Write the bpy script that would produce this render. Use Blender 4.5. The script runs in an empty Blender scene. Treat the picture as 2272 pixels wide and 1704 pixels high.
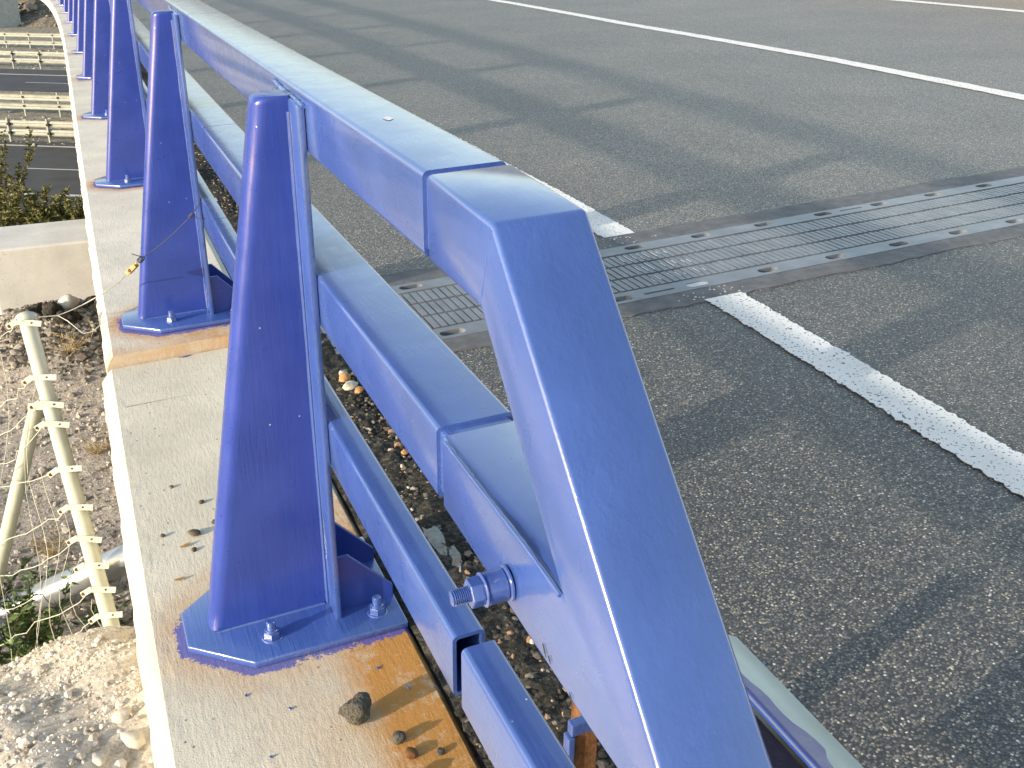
import bpy, bmesh, math, random
import numpy as np
from mathutils import Vector, Matrix
random.seed(7); rng = np.random.default_rng(11)
S = bpy.context.scene
col = S.collection
R = math.radians

# ------------------------------------------------------------------ camera
FPX, PITCH, ROLL, YAW = 2227.25, 25.2343, 0.7964, 23.3371
CAM = Vector((-0.6700, -3.1985, 1.1804))
_p, _y, _r = R(PITCH), R(YAW), R(ROLL)
FWD = Vector((math.sin(_y)*math.cos(_p), math.cos(_y)*math.cos(_p), -math.sin(_p)))
_rt = Vector((math.cos(_y), -math.sin(_y), 0)); _up = _rt.cross(FWD)
RT = _rt*math.cos(_r) + _up*math.sin(_r); UP = -_rt*math.sin(_r) + _up*math.cos(_r)
cam_d = bpy.data.cameras.new('camera'); cam = bpy.data.objects.new('camera', cam_d); col.objects.link(cam)
cam.matrix_world = Matrix(((RT.x, UP.x, -FWD.x, CAM.x), (RT.y, UP.y, -FWD.y, CAM.y), (RT.z, UP.z, -FWD.z, CAM.z), (0, 0, 0, 1)))
cam_d.sensor_width = 36; cam_d.lens = 36*FPX/2272; cam_d.clip_start = .02; cam_d.clip_end = 3000
S.camera = cam
S.render.resolution_x, S.render.resolution_y = 1024, 768

# ------------------------------------------------------------------ light
SUN_DIR = Vector((-1.0, -0.27, 0.235)).normalized()
W = bpy.data.worlds.new('World'); S.world = W; W.use_nodes = True
sky = W.node_tree.nodes.new('ShaderNodeTexSky'); sky.sky_type = 'NISHITA'; sky.sun_disc = False
sky.sun_elevation = math.asin(SUN_DIR.z); sky.sun_rotation = math.atan2(SUN_DIR.x, SUN_DIR.y) % (2*math.pi)
sky.air_density = 1.05; sky.dust_density = 1.0; sky.ozone_density = 0.0
W.node_tree.links.new(sky.outputs[0], W.node_tree.nodes['Background'].inputs[0])
W.node_tree.nodes['Background'].inputs[1].default_value = 0.15
sl = bpy.data.lights.new('sun', 'SUN'); sl.energy = 2.9; sl.angle = R(1.0); sl.color = (1, .86, .70)
so = bpy.data.objects.new('sun', sl); col.objects.link(so)
so.rotation_euler = SUN_DIR.to_track_quat('Z', 'Y').to_euler(); so.location = (-10, -5, 12)
S.view_settings.view_transform = 'Standard'; S.view_settings.look = 'None'
S.view_settings.exposure = 1.16; S.view_settings.gamma = 1; S.view_settings.use_curve_mapping = False

# ------------------------------------------------------------------ bridge coordinates: s along, d across (+ to the road), z up
K0, K1, KV, GR, BK = -0.0020025, 0.00044723, -0.00060152, -0.0095453, 0.0395045
def P(s, d, z=0.):
    if s > 24:                       # straight on beyond the curve
        a, b = P(24, d, z), P(23.9, d, z); return a + (a-b)*((s-24)/.1)
    th = K0*s + K1*s*s/2
    return Vector((-(K0*s*s/2 + K1*s**3/6) + d*math.cos(th), s - K0*K0*s**3/6 + d*math.sin(th), z + GR*s + KV*s*s + BK*d))
ZR = -0.0407            # road surface, relative to the deck parapet top
SKEW = 0.02764
def PJ(s0, d, z=0.): return P(s0 + SKEW*d, d, z)
def ray(px, py): return FWD + RT*((px-1136)/FPX) - UP*((py-852)/FPX)     # photo pixel -> direction
def at(px, py, depth): return CAM + ray(px, py)*depth
def onz(px, py, z): D = ray(px, py); return CAM + D*((z-CAM.z)/D.z)
def depth_of(p): return (Vector(p)-CAM).dot(FWD)

# ------------------------------------------------------------------ mesh helpers
class MB:
    def __init__(s): s.v = []; s.f = []; s.m = []
    def add(s, verts, faces, mi=0):
        o = len(s.v); s.v += [tuple(v) for v in verts]; s.f += [tuple(i+o for i in f) for f in faces]; s.m += [mi]*len(faces); return s
    def box(s, a, b, fn=None, mi=0):
        (x0, y0, z0), (x1, y1, z1) = a, b
        v = [(x0,y0,z0),(x1,y0,z0),(x1,y1,z0),(x0,y1,z0),(x0,y0,z1),(x1,y0,z1),(x1,y1,z1),(x0,y1,z1)]
        if fn: v = [fn(*q) for q in v]
        return s.add(v, [(0,3,2,1),(4,5,6,7),(0,1,5,4),(1,2,6,5),(2,3,7,6),(3,0,4,7)], mi)
    def obox(s, c, ax, ay, az, mi=0):
        c = Vector(c); v = []
        for k in (-1, 1):
            for i, j in ((-1,-1),(1,-1),(1,1),(-1,1)): v.append(c + Vector(ax)*i + Vector(ay)*j + Vector(az)*k)
        return s.add(v, [(0,3,2,1),(4,5,6,7),(0,1,5,4),(1,2,6,5),(2,3,7,6),(3,0,4,7)], mi)
    def tube(s, pts, r, n=8, cap=True, mi=0):
        pts = [Vector(p) for p in pts]; rr = r if isinstance(r, (list, tuple)) else [r]*len(pts)
        rings = []; prev = None; o = len(s.v)
        for i, p in enumerate(pts):
            t = (pts[min(i+1, len(pts)-1)] - pts[max(i-1, 0)]).normalized()
            if prev is None:
                a = t.cross(Vector((0, 0, 1)) if abs(t.z) < .9 else Vector((1, 0, 0))).normalized()
            else:
                a = (prev - t*prev.dot(t)).normalized()
            prev = a; b = t.cross(a)
            s.v += [tuple(p + (a*math.cos(2*math.pi*k/n) + b*math.sin(2*math.pi*k/n))*rr[i]) for k in range(n)]
        for i in range(len(pts)-1):
            for k in range(n):
                s.f.append((o+i*n+k, o+i*n+(k+1) % n, o+(i+1)*n+(k+1) % n, o+(i+1)*n+k)); s.m.append(mi)
        if cap:
            s.f.append(tuple(o+k for k in reversed(range(n)))); s.m.append(mi)
            s.f.append(tuple(o+(len(pts)-1)*n+k for k in range(n))); s.m.append(mi)
        return s
    def loft(s, rings, cap=True, mi=0):
        o = len(s.v); n = len(rings[0])
        for r in rings: s.v += [tuple(p) for p in r]
        for i in range(len(rings)-1):
            for k in range(n):
                s.f.append((o+i*n+k, o+i*n+(k+1) % n, o+(i+1)*n+(k+1) % n, o+(i+1)*n+k)); s.m.append(mi)
        if cap:
            s.f.append(tuple(o+k for k in reversed(range(n)))); s.m.append(mi)
            s.f.append(tuple(o+(len(rings)-1)*n+k for k in range(n))); s.m.append(mi)
        return s
    def build(s, name, mats, parent=None, smooth=None, bevel=0, seg=2):
        me = bpy.data.meshes.new(name); me.from_pydata(s.v, [], s.f); me.update()
        bm = bmesh.new(); bm.from_mesh(me)
        bmesh.ops.recalc_face_normals(bm, faces=bm.faces[:])
        if bevel:
            es = [e for e in bm.edges if len(e.link_faces) == 2 and e.calc_face_angle(0) > R(25)]
            bmesh.ops.bevel(bm, geom=es, offset=bevel, segments=seg, affect='EDGES', profile=.5)
        if smooth is not None:
            for f in bm.faces: f.smooth = True
            for e in bm.edges:
                if len(e.link_faces) == 2 and e.calc_face_angle(0) > R(smooth): e.smooth = False
        bm.to_mesh(me); bm.free()
        if not bevel: me.polygons.foreach_set('material_index', s.m) if len(s.m) == len(me.polygons) else None
        for m in (mats if isinstance(mats, (list, tuple)) else [mats]): me.materials.append(m)
        return link(name, me, parent)
def link(name, me, parent=None):
    o = bpy.data.objects.new(name, me); col.objects.link(o)
    if parent is not None: attach(o, parent)
    return o
def wmat(o):
    m = Matrix.LocRotScale(o.location, o.rotation_euler, o.scale)
    if o.parent: return wmat(o.parent) @ o.matrix_parent_inverse @ m
    return m
def attach(o, parent):
    o.parent = parent; o.matrix_parent_inverse = wmat(parent).inverted()
def tag(o, label=None, cat=None, group=None, kind=None):
    for k, v in (('label', label), ('category', cat), ('group', group), ('kind', kind)):
        if v: o[k] = v
    return o
def thing(name, loc, label, cat, group=None, rz=0):
    o = bpy.data.objects.new(name, None); o.empty_display_size = .1; o.location = loc; o.rotation_euler = (0, 0, rz); col.objects.link(o)
    return tag(o, label, cat, group)
def round_rect(w, h, r, n=4):
    out = []
    for cx, cy, a0 in ((w-r, h-r, 0), (r, h-r, 90), (r, r, 180), (w-r, r, 270)):
        for k in range(n+1):
            a = R(a0 + 90*k/n); out.append((cx + r*math.cos(a), cy + r*math.sin(a)))
    return out
def frange(a, b, step):
    n = max(1, int(math.ceil(abs(b-a)/step))); return [a + (b-a)*i/n for i in range(n+1)]
def smooth01(x): x = min(1, max(0, x)); return x*x*(3-2*x)
def ico(sub):
    bm = bmesh.new(); bmesh.ops.create_icosphere(bm, subdivisions=sub, radius=1)
    v = np.array([q.co[:] for q in bm.verts]); f = [tuple(q.index for q in fc.verts) for fc in bm.faces]; bm.free(); return v, f
ICO1, ICO2, ICO3 = ico(1), ico(2), ico(3)
def lump(sz, base=ICO2, rough=.25, flat=.75):
    v, f = base; v = v.copy()
    for fr, am in ((1.3, rough), (2.7, rough*.6), (6., rough*.35)):
        a = rng.normal(size=(3, 3))*fr; ph = rng.uniform(0, 6.3, 3)
        v = v*(1 + am*np.sin(v@a + ph).sum(1, keepdims=True)/2)
    v = v*np.array(sz); v[:, 2] *= flat
    return v, f
def stones_mesh(name, pts, sizes, mat, base=ICO1, flat=.65, parent=None):
    nv, fs = base; F = np.array(fs); n = len(pts)
    V = np.empty((n, len(nv), 3))
    for i in range(n):
        w = nv*(1 + rng.normal(0, .13, (len(nv), 1)))*rng.uniform(.6, 1.25, 3)
        a = rng.uniform(0, 6.28); c, s_ = math.cos(a), math.sin(a)
        w = w@np.array([[c, s_, 0], [-s_, c, 0], [0, 0, 1]]); w[:, 2] *= flat
        V[i] = w*sizes[i] + np.array(pts[i])
    faces = (F[None] + (np.arange(n)*len(nv))[:, None, None]).reshape(-1, 3)
    me = bpy.data.meshes.new(name); me.from_pydata(V.reshape(-1, 3).tolist(), [], faces.tolist()); me.materials.append(mat)
    return link(name, me, parent)

# ------------------------------------------------------------------ materials
class NT:
    def __init__(s, name):
        s.m = bpy.data.materials.new(name); s.m.use_nodes = True; s.t = s.m.node_tree
        s.b = s.t.nodes['Principled BSDF']; s.co = None
    def n(s, ty, **kw):
        x = s.t.nodes.new(ty)
        for k, v in kw.items():
            if k[0] == '_': setattr(x, k[1:], v)
            else:
                i = x.inputs[int(k[1:])] if k[0] == 'i' and k[1:].isdigit() else x.inputs[k.replace('_', ' ')]
                if hasattr(v, 'is_linked'): s.t.links.new(v, i)
                else: i.default_value = v
        return x
    def obj(s):
        if s.co is None: s.co = s.n('ShaderNodeTexCoord').outputs['Object']
        return s.co
    def map(s, scale, rot=(0, 0, 0)): return s.n('ShaderNodeMapping', Vector=s.obj(), Scale=scale, Rotation=rot).outputs[0]
    def noise(s, scale, detail=4, rough=.55, vec=None): return s.n('ShaderNodeTexNoise', Vector=vec or s.obj(), Scale=scale, Detail=detail, Roughness=rough).outputs[0]
    def vor(s, scale, out='Color', feat='F1', vec=None, rnd=1.): 
        x = s.n('ShaderNodeTexVoronoi', _feature=feat, Vector=vec or s.obj(), Scale=scale, Randomness=rnd); return x.outputs[out]
    def ramp(s, fac, stops, interp='LINEAR'):
        x = s.n('ShaderNodeValToRGB', Fac=fac); r = x.color_ramp; r.interpolation = interp
        while len(r.elements) < len(stops): r.elements.new(.5)
        for e, (p, c) in zip(r.elements, stops): e.position = p; e.color = (c, c, c, 1) if not hasattr(c, '__len__') else (*c, 1)
        return x.outputs[0]
    def mix(s, a, b, fac, mode='MIX'):
        x = s.n('ShaderNodeMix', _data_type='RGBA', _blend_type=mode)
        for v, i in ((fac, 0), (a, 6), (b, 7)):
            if hasattr(v, 'is_linked'): s.t.links.new(v, x.inputs[i])
            else: x.inputs[i].default_value = v if i == 0 else ((*v, 1) if hasattr(v, '__len__') else (v, v, v, 1))
        return x.outputs[2]
    def math(s, op, a, b=0., c=0.):
        x = s.n('ShaderNodeMath', _operation=op)
        for i, v in enumerate((a, b, c)):
            if hasattr(v, 'is_linked'): s.t.links.new(v, x.inputs[i])
            else: x.inputs[i].default_value = v
        return x.outputs[0]
    def sep(s, v): return s.n('ShaderNodeSeparateColor', Color=v).outputs
    def attr(s, name): return s.n('ShaderNodeAttribute', _attribute_name=name).outputs[0]
    def island(s): return s.n('ShaderNodeNewGeometry').outputs['Random Per Island']
    def bump(s, h, dist, strength=1., nrm=None):
        x = s.n('ShaderNodeBump', Height=h, Distance=dist, Strength=strength)
        if nrm is not None: s.t.links.new(nrm, x.inputs['Normal'])
        return x.outputs[0]
    def out(s, color=None, rough=None, normal=None, **kw):
        for k, v in dict(Base_Color=color, Roughness=rough, Normal=normal, **kw).items():
            if v is None: continue
            i = s.b.inputs[k.replace('_', ' ')]
            if hasattr(v, 'is_linked'): s.t.links.new(v, i)
            else: i.default_value = (*v, 1) if (hasattr(v, '__len__') and len(v) == 3) else v
        return s.m

def m_blue(name='blue_gloss_paint', aniso=(1, .07, 1), base=(.042, .092, .33), rough=.3, wet=.75, coat=1., rot=(0, 0, 0), spec=.55):
    t = NT(name)
    big = t.noise(9, 3); fine = t.noise(130, 3)
    c = t.mix(tuple(x*.93 for x in base), tuple(min(1, x*1.08+.004) for x in base), t.ramp(big, [(.35, 0.), (.65, 1.)]))
    cell = t.vor(38, 'Distance'); rnd = t.sep(t.vor(38, 'Color'))[0]
    speck = t.math('MULTIPLY', t.ramp(cell, [(.03, 1.), (.06, 0.)]), t.ramp(rnd, [(.9, 0.), (.92, 1.)]))
    c = t.mix(c, (.62, .66, .74), speck)
    br = t.n('ShaderNodeTexNoise', Vector=t.map(tuple(a*240 for a in aniso), rot), Scale=1., Detail=3., Roughness=.6).outputs[0]
    br2 = t.n('ShaderNodeTexNoise', Vector=t.map(tuple(a*90 for a in aniso), rot), Scale=1., Detail=2.).outputs[0]
    patch = t.ramp(t.noise(7, 2), [(.38, .12), (.6, 1.)])
    h = t.math('ADD', t.math('MULTIPLY', br, t.math('MULTIPLY', patch, .5)), t.math('MULTIPLY', br2, .5))
    nrm = t.bump(h, .003, wet); nrm = t.bump(fine, .0003, .3, nrm)
    rr = t.ramp(t.noise(25, 3), [(.3, rough-.06), (.7, rough+.1)])
    return t.out(c, rr, nrm, Specular_IOR_Level=spec, Coat_Weight=coat, Coat_Roughness=.14, Coat_IOR=1.8)
def m_concrete(name, base=(.60, .56, .46), stained=False, streak=(26, 5, 26)):
    t = NT(name)
    n1 = t.noise(3.2, 5, .6); n2 = t.noise(38, 4, .6); n3 = t.noise(320, 2)
    c = t.mix(tuple(x*.84 for x in base), tuple(min(.9, x*1.12) for x in base), t.ramp(n1, [(.3, 0.), (.7, 1.)]))
    c = t.mix(c, tuple(x*.72 for x in base), t.ramp(n2, [(.56, 0.), (.78, .55)]))
    c = t.mix(c, tuple(x*.62 for x in base), t.ramp(n3, [(.58, 0.), (.72, .5)]))
    spots = t.math('MULTIPLY', t.ramp(t.vor(60, 'Distance'), [(.1, 1.), (.2, 0.)]), t.ramp(t.sep(t.vor(60, 'Color'))[1], [(.88, 0.), (.9, .8)]))
    c = t.mix(c, (.09, .08, .075), spots)
    if stained:
        st = t.sep(t.attr('stain'))
        wob = t.noise(70, 5, .65); w2 = t.noise(14, 4)
        rm = t.math('MULTIPLY', st[0], t.ramp(t.math('ADD', t.math('MULTIPLY', wob, .5), t.math('MULTIPLY', w2, .5)), [(.36, .45), (.56, 1.)]))
        c = t.mix(c, (.46, .215, .045), t.math('MINIMUM', rm, .95))
        grain = t.noise(240, 3, .7)
        bm_ = t.math('ADD', t.math('MULTIPLY', st[1], 1.5), t.math('MULTIPLY', t.math('ADD', wob, grain), .75))
        bmask = t.math('MULTIPLY', t.ramp(bm_, [(.47, 0.), (.53, 1.)]), t.ramp(st[1], [(.02, 0.), (.05, 1.)])) if False else t.math('MULTIPLY', t.math('GREATER_THAN', t.math('ADD', st[1], t.math('MULTIPLY', t.math('ADD', t.math('MULTIPLY', wob, .8), t.math('MULTIPLY', grain, 1.2)), .98)), t.math('ADD', 1.02, t.math('MULTIPLY', t.noise(24, 3), .78))), t.math('GREATER_THAN', st[1], .04))
        c = t.mix(c, (.05, .085, .40), t.math('MULTIPLY', bmask, .82))
        c = t.mix(c, (.10, .09, .075), t.math('MULTIPLY', st[2], t.ramp(wob, [(.4, 0.), (.62, .8)])))
    lines = t.n('ShaderNodeTexNoise', Vector=t.map(tuple(q*6 for q in streak), (0, 0, .12)), Scale=1., Detail=3.).outputs[0]
    nrm = t.bump(t.math('ADD', t.math('MULTIPLY', lines, .9), t.math('MULTIPLY', n3, .8)), .0013, .6)
    nrm = t.bump(n2, .0016, .4, nrm)
    return t.out(c, .92, nrm, Specular_IOR_Level=.2)
def m_asphalt(name='asphalt', tone=1.5, warm=(1, 1, 1)):
    t = NT(name)
    v = t.n('ShaderNodeTexVoronoi', _feature='F1', Vector=t.obj(), Scale=200.); cc = t.sep(v.outputs['Color'])
    v2 = t.n('ShaderNodeTexVoronoi', _feature='F1', Vector=t.obj(), Scale=420.); c2 = t.sep(v2.outputs['Color'])
    g = lambda a: tuple(min(.8, x*tone*w) for x, w in zip(a, warm))
    c = t.ramp(cc[0], [(0., g((.026, .028, .031))), (.35, g((.065, .067, .069))), (.62, g((.115, .112, .106))), (.86, g((.20, .185, .16))), (.95, g((.34, .29, .22))), (1., g((.56, .54, .49)))])
    tint = t.ramp(cc[1], [(0., (1., .94, .86)), (.5, (1, 1, 1)), (1., (.90, .98, 1.05))])
    c = t.mix(c, tint, .8, 'MULTIPLY')
    c = t.mix(c, t.ramp(c2[0], [(0., .55), (.6, 1.), (1., 1.5)]), .55, 'MULTIPLY')
    c = t.mix(c, g((.02, .02, .022)), t.ramp(v.outputs['Distance'], [(.38, 0.), (.66, .95)]))
    c = t.mix(c, t.ramp(t.noise(1.1, 4), [(.3, .82), (.7, 1.14)]), 1., 'MULTIPLY')
    h = t.math('SUBTRACT', t.math('MULTIPLY', cc[2], .5), v.outputs['Distance'])
    nrm = t.bump(h, .0018, .7)
    return t.out(c, t.ramp(cc[1], [(0., .38), (1., .6)]), nrm, Specular_IOR_Level=.75)
def m_line():
    t = NT('white_road_paint')
    v = t.vor(190, 'Distance'); r_ = t.sep(t.vor(190, 'Color'))[0]; n = t.noise(150, 3, .7)
    pit = t.math('MULTIPLY', t.ramp(t.noise(115, 2, .5), [(.61, 0.), (.65, .85)]), 1.)
    c = t.mix((.86, .86, .83), (.80, .80, .76), t.ramp(t.noise(5, 3), [(.4, 0.), (.7, 1.)]))
    c = t.mix(c, (.07, .07, .07), pit)
    nrm = t.bump(n, .003, .6)
    return t.out(c, .9, nrm, Specular_IOR_Level=.2)
def m_simple(name, base, var=.15, scale=20., rough=.8, bump=.002, bscale=None, metal=0., spec=.3, strength=.6):
    t = NT(name); n = t.noise(scale, 4, .6)
    c = t.mix(tuple(x*(1-var) for x in base), tuple(min(1, x*(1+var)) for x in base), t.ramp(n, [(.3, 0.), (.7, 1.)]))
    nrm = t.bump(t.noise(bscale or scale*3, 4), bump, strength)
    return t.out(c, rough, nrm, Metallic=metal, Specular_IOR_Level=spec)
def m_stones(name, stops, rough=.9, spec=.2):
    t = NT(name); c = t.ramp(t.island(), stops)
    c = t.mix(c, t.ramp(t.noise(60, 4), [(.3, .7), (.7, 1.2)]), .8, 'MULTIPLY')
    return t.out(c, rough, t.bump(t.noise(140, 3), .003, .5), Specular_IOR_Level=spec)
def m_soil(name, stops, scale=14., bump=.012):
    t = NT(name); a = t.noise(scale, 6, .65); b = t.sep(t.vor(scale*5, 'Color'))[0]
    c = t.ramp(t.math('ADD', t.math('MULTIPLY', a, .7), t.math('MULTIPLY', b, .3)), stops)
    return t.out(c, .95, t.bump(t.math('ADD', a, t.math('MULTIPLY', b, .3)), bump, .9), Specular_IOR_Level=.1)
def m_leaf(name, a, b):
    t = NT(name); c = t.mix(a, b, t.island())
    m = t.out(c, .55, None, Specular_IOR_Level=.3)
    return m
BLUE = m_blue()
BLUE_SHADED = m_blue('blue_gloss_paint_shaded', (1, 1, .08), (.022, .050, .295), .32, .3, .25, spec=.35)  # same paint as the rails, darkened and dulled to paint in shade
BLUE_END = m_blue('blue_gloss_paint_end', rot=(R(-45), 0, 0), wet=.4)
CONC_NEAR = m_concrete('wing_wall_concrete', (.62, .585, .475), True)
CONC_DECK = m_concrete('deck_parapet_concrete', (.66, .63, .54), True)
CONC = m_concrete('weathered_concrete', (.52, .51, .47)); CONC_PIER = m_concrete('pier_concrete', (.42, .42, .40))
ASPH = m_asphalt('approach_asphalt', 1.4, (1.04, 1., .93)); ASPH_DECK = m_asphalt('deck_asphalt', 2.1, (1.06, 1., .90)); LINE = m_line()
LOWASPH = m_simple('lower_asphalt', (.075, .078, .085), .2, .7, .85, .004, 40)
LOWLINE = m_simple('lower_line_paint', (.62, .62, .58), .1, 5, .8)
RUBBER = m_simple('grey_rubber', (.165, .18, .205), .22, 12, .33, .0008, 160, 0, .5)
RUBDARK = m_simple('dark_rubber', (.022, .024, .026), .3, 30, .7)
MORTAR = m_simple('dark_mortar', (.135, .135, .14), .3, 18, .6, .003, 120)
RECESS = m_simple('rusty_recess_fill', (.25, .17, .10), .5, 60, .9, .004)
RECESSW = m_simple('white_paint_fill', (.7, .7, .67), .1, 60, .8)
GALV = m_simple('galvanised_steel', (.50, .56, .53), .1, 9, .45, .0004, 60, .35, .5)
GALVDULL = m_simple('weathered_guardrail_steel', (.36, .375, .33), .14, 3, .6, .001, 30, .1, .4)
GREYPIPE = m_simple('grey_steel_pipe', (.40, .43, .46), .12, 8, .34, .0006, 90, .6, .5)
CREAM = m_simple('pale_fence_paint', (.46, .48, .40), .1, 14, .5, .0006, 120)
RUST = m_simple('rust', (.13, .062, .026), .5, 60, .9, .002)
RUSTPALE = m_simple('rusty_brass', (.50, .33, .15), .4, 90, .7, .001)
WIRE = m_simple('dull_wire', (.40, .41, .38), .2, 60, .5, .0003, 200, .4)
DARKWIRE = m_simple('dark_wire', (.10, .11, .15), .2, 60, .5, .0003, 200, .4)
CHIP_SHADE = m_simple('dark_chip_and_gap_shade', (.012, .013, .03), .2, 30, .7)  # paint chips, and painted shade for the gap beside the guardrail

# ================================================================== ROAD DECK
def strip(name, mat, ss, ds, z, parent=None, fn=P, jag=None):
    m = MB(); n = len(ds)
    for s in ss: m.v += [tuple(fn(s, d, z)) for d in ds]
    for i in range(len(ss)-1):
        for k in range(n-1):
            m.f.append((i*n+k, i*n+k+1, (i+1)*n+k+1, (i+1)*n+k)); m.m.append(0)
    return m.build(name, mat, parent)
# the asphalt is two sheets meeting the expansion joint
dd = frange(-.20, 11.6, .6)
road = tag(strip('road', ASPH_DECK, frange(.17, 60, .8), dd, ZR, fn=lambda s, d, z: P(s + SKEW*d*max(0, 1-(s-.17)/6), d, z)), kind='structure')
road2 = tag(strip('road_approach', ASPH, frange(-14, -.58, .8), dd, ZR, fn=lambda s, d, z: P(s + SKEW*d*max(0, 1-(-.58-s)/6), d, z)), kind='structure')
def line_strip(name, cl, w, parent, s0, s1, step=.03, jag=.004, lift=.004, cut=0):
    m = MB(); ss = frange(s0, s1, step)
    for s in ss:
        c = np.interp(s, [a[0] for a in cl], [a[1] for a in cl]); j = rng.normal(0, jag, 2)
        for dd_ in (c-w/2+j[0], c, c+w/2+j[1]): m.v.append(tuple(P(s + SKEW*dd_*cut, dd_, ZR+lift)))
    for i in range(len(ss)-1):
        for k in range(2): m.f.append((i*3+k, i*3+k+1, i*3+4+k, i*3+3+k)); m.m.append(0)
    return m.build(name, LINE, parent)
line_strip('lane_line', [(-6, 1.10), (-1.85, 1.195), (-.56, 1.245)], .145, road2, -8, -.585, .009, .0035, cut=1)
line_strip('lane_line', [(.2, 1.26), (.8, 1.275), (2., 1.27), (12, 1.25), (50, 1.25)], .145, road, .175, 50, .015, .0035, cut=1)
line_strip('lane_line', [(-8, 4.8), (1.6, 4.94), (3.7, 5.06), (7.2, 5.08), (11.5, 5.28), (50, 5.6)], .15, road, .4, 50, .06)
line_strip('lane_line', [(-8, 4.8), (0, 4.9)], .15, road2, -10, -.35, .06)
line_strip('lane_line', [(-8, 9.0), (5.4, 9.08), (7.5, 9.13), (50, 9.6)], .17, road, .6, 50, .1)
line_strip('lane_line', [(-8, 9.0), (5.4, 9.08)], .17, road2, -10, -.3, .1)

# ------------------------------------------------------------------ expansion joint
J = thing('expansion_joint', P(-.2, 2, ZR), 'grey ribbed rubber expansion joint crossing the road between asphalt sheets', 'expansion joint')
D0, D1 = -.19, 11.4
def jbox(m, s0, s1, d0, d1, z0, z1, step=.5):
    for a, b in zip(frange(d0, d1, step)[:-1], frange(d0, d1, step)[1:]):
        m.box((s0, a, z0), (s1, b, z1), lambda s, d, z: PJ(s, d, z))
    return m
def band(s0, s1, jag_side):
    m = MB(); ds = frange(D0, D1, .04)
    for d in ds:
        j = .007*math.sin(d*9)+rng.normal(0, .004)
        a, b = (s0 + (j if jag_side < 0 else 0), s1 + (j if jag_side > 0 else 0))
        m.v += [tuple(PJ(a, d, ZR+.003)), tuple(PJ(b, d, ZR+.003)), tuple(PJ(b, d, ZR-.05)), tuple(PJ(a, d, ZR-.05))]
    for i in range(len(ds)-1):
        for k in range(4): m.f.append((i*4+k, i*4+(k+1) % 4, i*4+4+(k+1) % 4, i*4+4+k)); m.m.append(0)
    return m.build('mortar_band', MORTAR, J)
band(.047, .182, 1); band(-.592, -.487, -1)
jbox(MB(), -.487, .047, D0, D1, ZR-.06, ZR-.024).build('joint_bed', RUBDARK, J)
ZT = ZR + .004
def stadium(hx, hy, n=28):
    out = []
    for k in range(n):
        a = 2*math.pi*k/n; c, s_ = math.cos(a), math.sin(a)
        L = hx-hy; x = (L if c > 0 else -L) + hy*c if abs(c) > 1e-6 else 0; out.append((x, hy*s_))
    return out
def anchor_strip(sa, sb, sc, dh0, slot_i, white_i):
    m = MB(); lab = []
    def cell(c, w, hx, hy):
        o = stadium(hx, hy); n = len(o); out = []
        for x, y in o:
            a = math.atan2(y/(sb-sa), x/w); cx, sy = math.cos(a), math.sin(a); k = 1/max(abs(cx), abs(sy))
            out.append((c + w/2*cx*k, (sa+sb)/2 + (sb-sa)/2*sy*k))
        for cx, sy in ((-1, -1), (1, -1), (1, 1), (-1, 1)):
            q = (c + w/2*cx, (sa+sb)/2 + (sb-sa)/2*sy); i = min(range(n), key=lambda j: abs(out[j][0]-q[0])/w + abs(out[j][1]-q[1])/(sb-sa)); out[i] = q
        ring_o = [PJ(s, d, ZT) for d, s in out]
        ring_i = [PJ(sc + y, c + x, ZT) for x, y in o]; ring_b = [PJ(sc + y, c + x, ZT-.019) for x, y in o]
        b = len(m.v); m.v += [tuple(q) for q in ring_o + ring_i + ring_b]
        for k in range(n):
            k2 = (k+1) % n
            m.f += [(b+k, b+k2, b+n+k2, b+n+k), (b+n+k, b+n+k2, b+2*n+k2, b+2*n+k)]; m.m += [0, 0]
        return [q - Vector((0, 0, .001)) for q in ring_b]
    WHITE_UP = Vector((0, 0, .0165))
    recs = []
    k0 = int(math.floor((D0 - dh0)/.304)) + 1
    for k in range(k0, int((D1-dh0)/.304)):
        c = dh0 + .304*k
        recs.append((k, cell(c, .152, .043, .0195)))
        if k in slot_i: recs.append((-99, cell(c+.152, .152, .062, .006)))
        else:
            m.add([PJ(sa, c+.076, ZT), PJ(sa, c+.228, ZT), PJ(sb, c+.228, ZT), PJ(sb, c+.076, ZT)], [(0, 1, 2, 3)])
    m.add([PJ(sa, D0, ZT-.05), PJ(sa, D1, ZT-.05), PJ(sa, D1, ZT), PJ(sa, D0, ZT)], [(0, 1, 2, 3)])
    m.add([PJ(sb, D0, ZT-.05), PJ(sb, D1, ZT-.05), PJ(sb, D1, ZT), PJ(sb, D0, ZT)], [(0, 1, 2, 3)])
    o = m.build('anchor_strip', RUBBER, J)
    for k, r_ in recs:
        MB().add([q + (WHITE_UP if k in white_i else Vector()) for q in r_], [tuple(range(len(r_)))]).build('bolt_recess' if k != -99 else 'slot_recess', RECESSW if k in white_i else (RECESS if k != -99 else RUBDARK), o)
anchor_strip(-.034, .047, .0116, 1.237, {3, -4}, set())
anchor_strip(-.487, -.398, -.447, 1.227, {-1}, {0})
def rib_strip(sa, sb):
    m = MB(); jbox(m, sa, sb, D0, D1, ZT-.03, ZT-.005)
    d = D0; pitch = .0273; last = D1
    while d < last:
        w = pitch-.0065 + rng.normal(0, .0006)
        m.box((sa+.001, d, ZT-.006), (sb-.001, d+w, ZT-.0005+rng.normal(0, .0004)), lambda s, dd_, z: PJ(s, dd_, z)); d += pitch
    return m.build('rubber_strip', RUBBER, J)
rib_strip(-.148, -.046); rib_strip(-.269, -.161); rib_strip(-.386, -.282)
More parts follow.
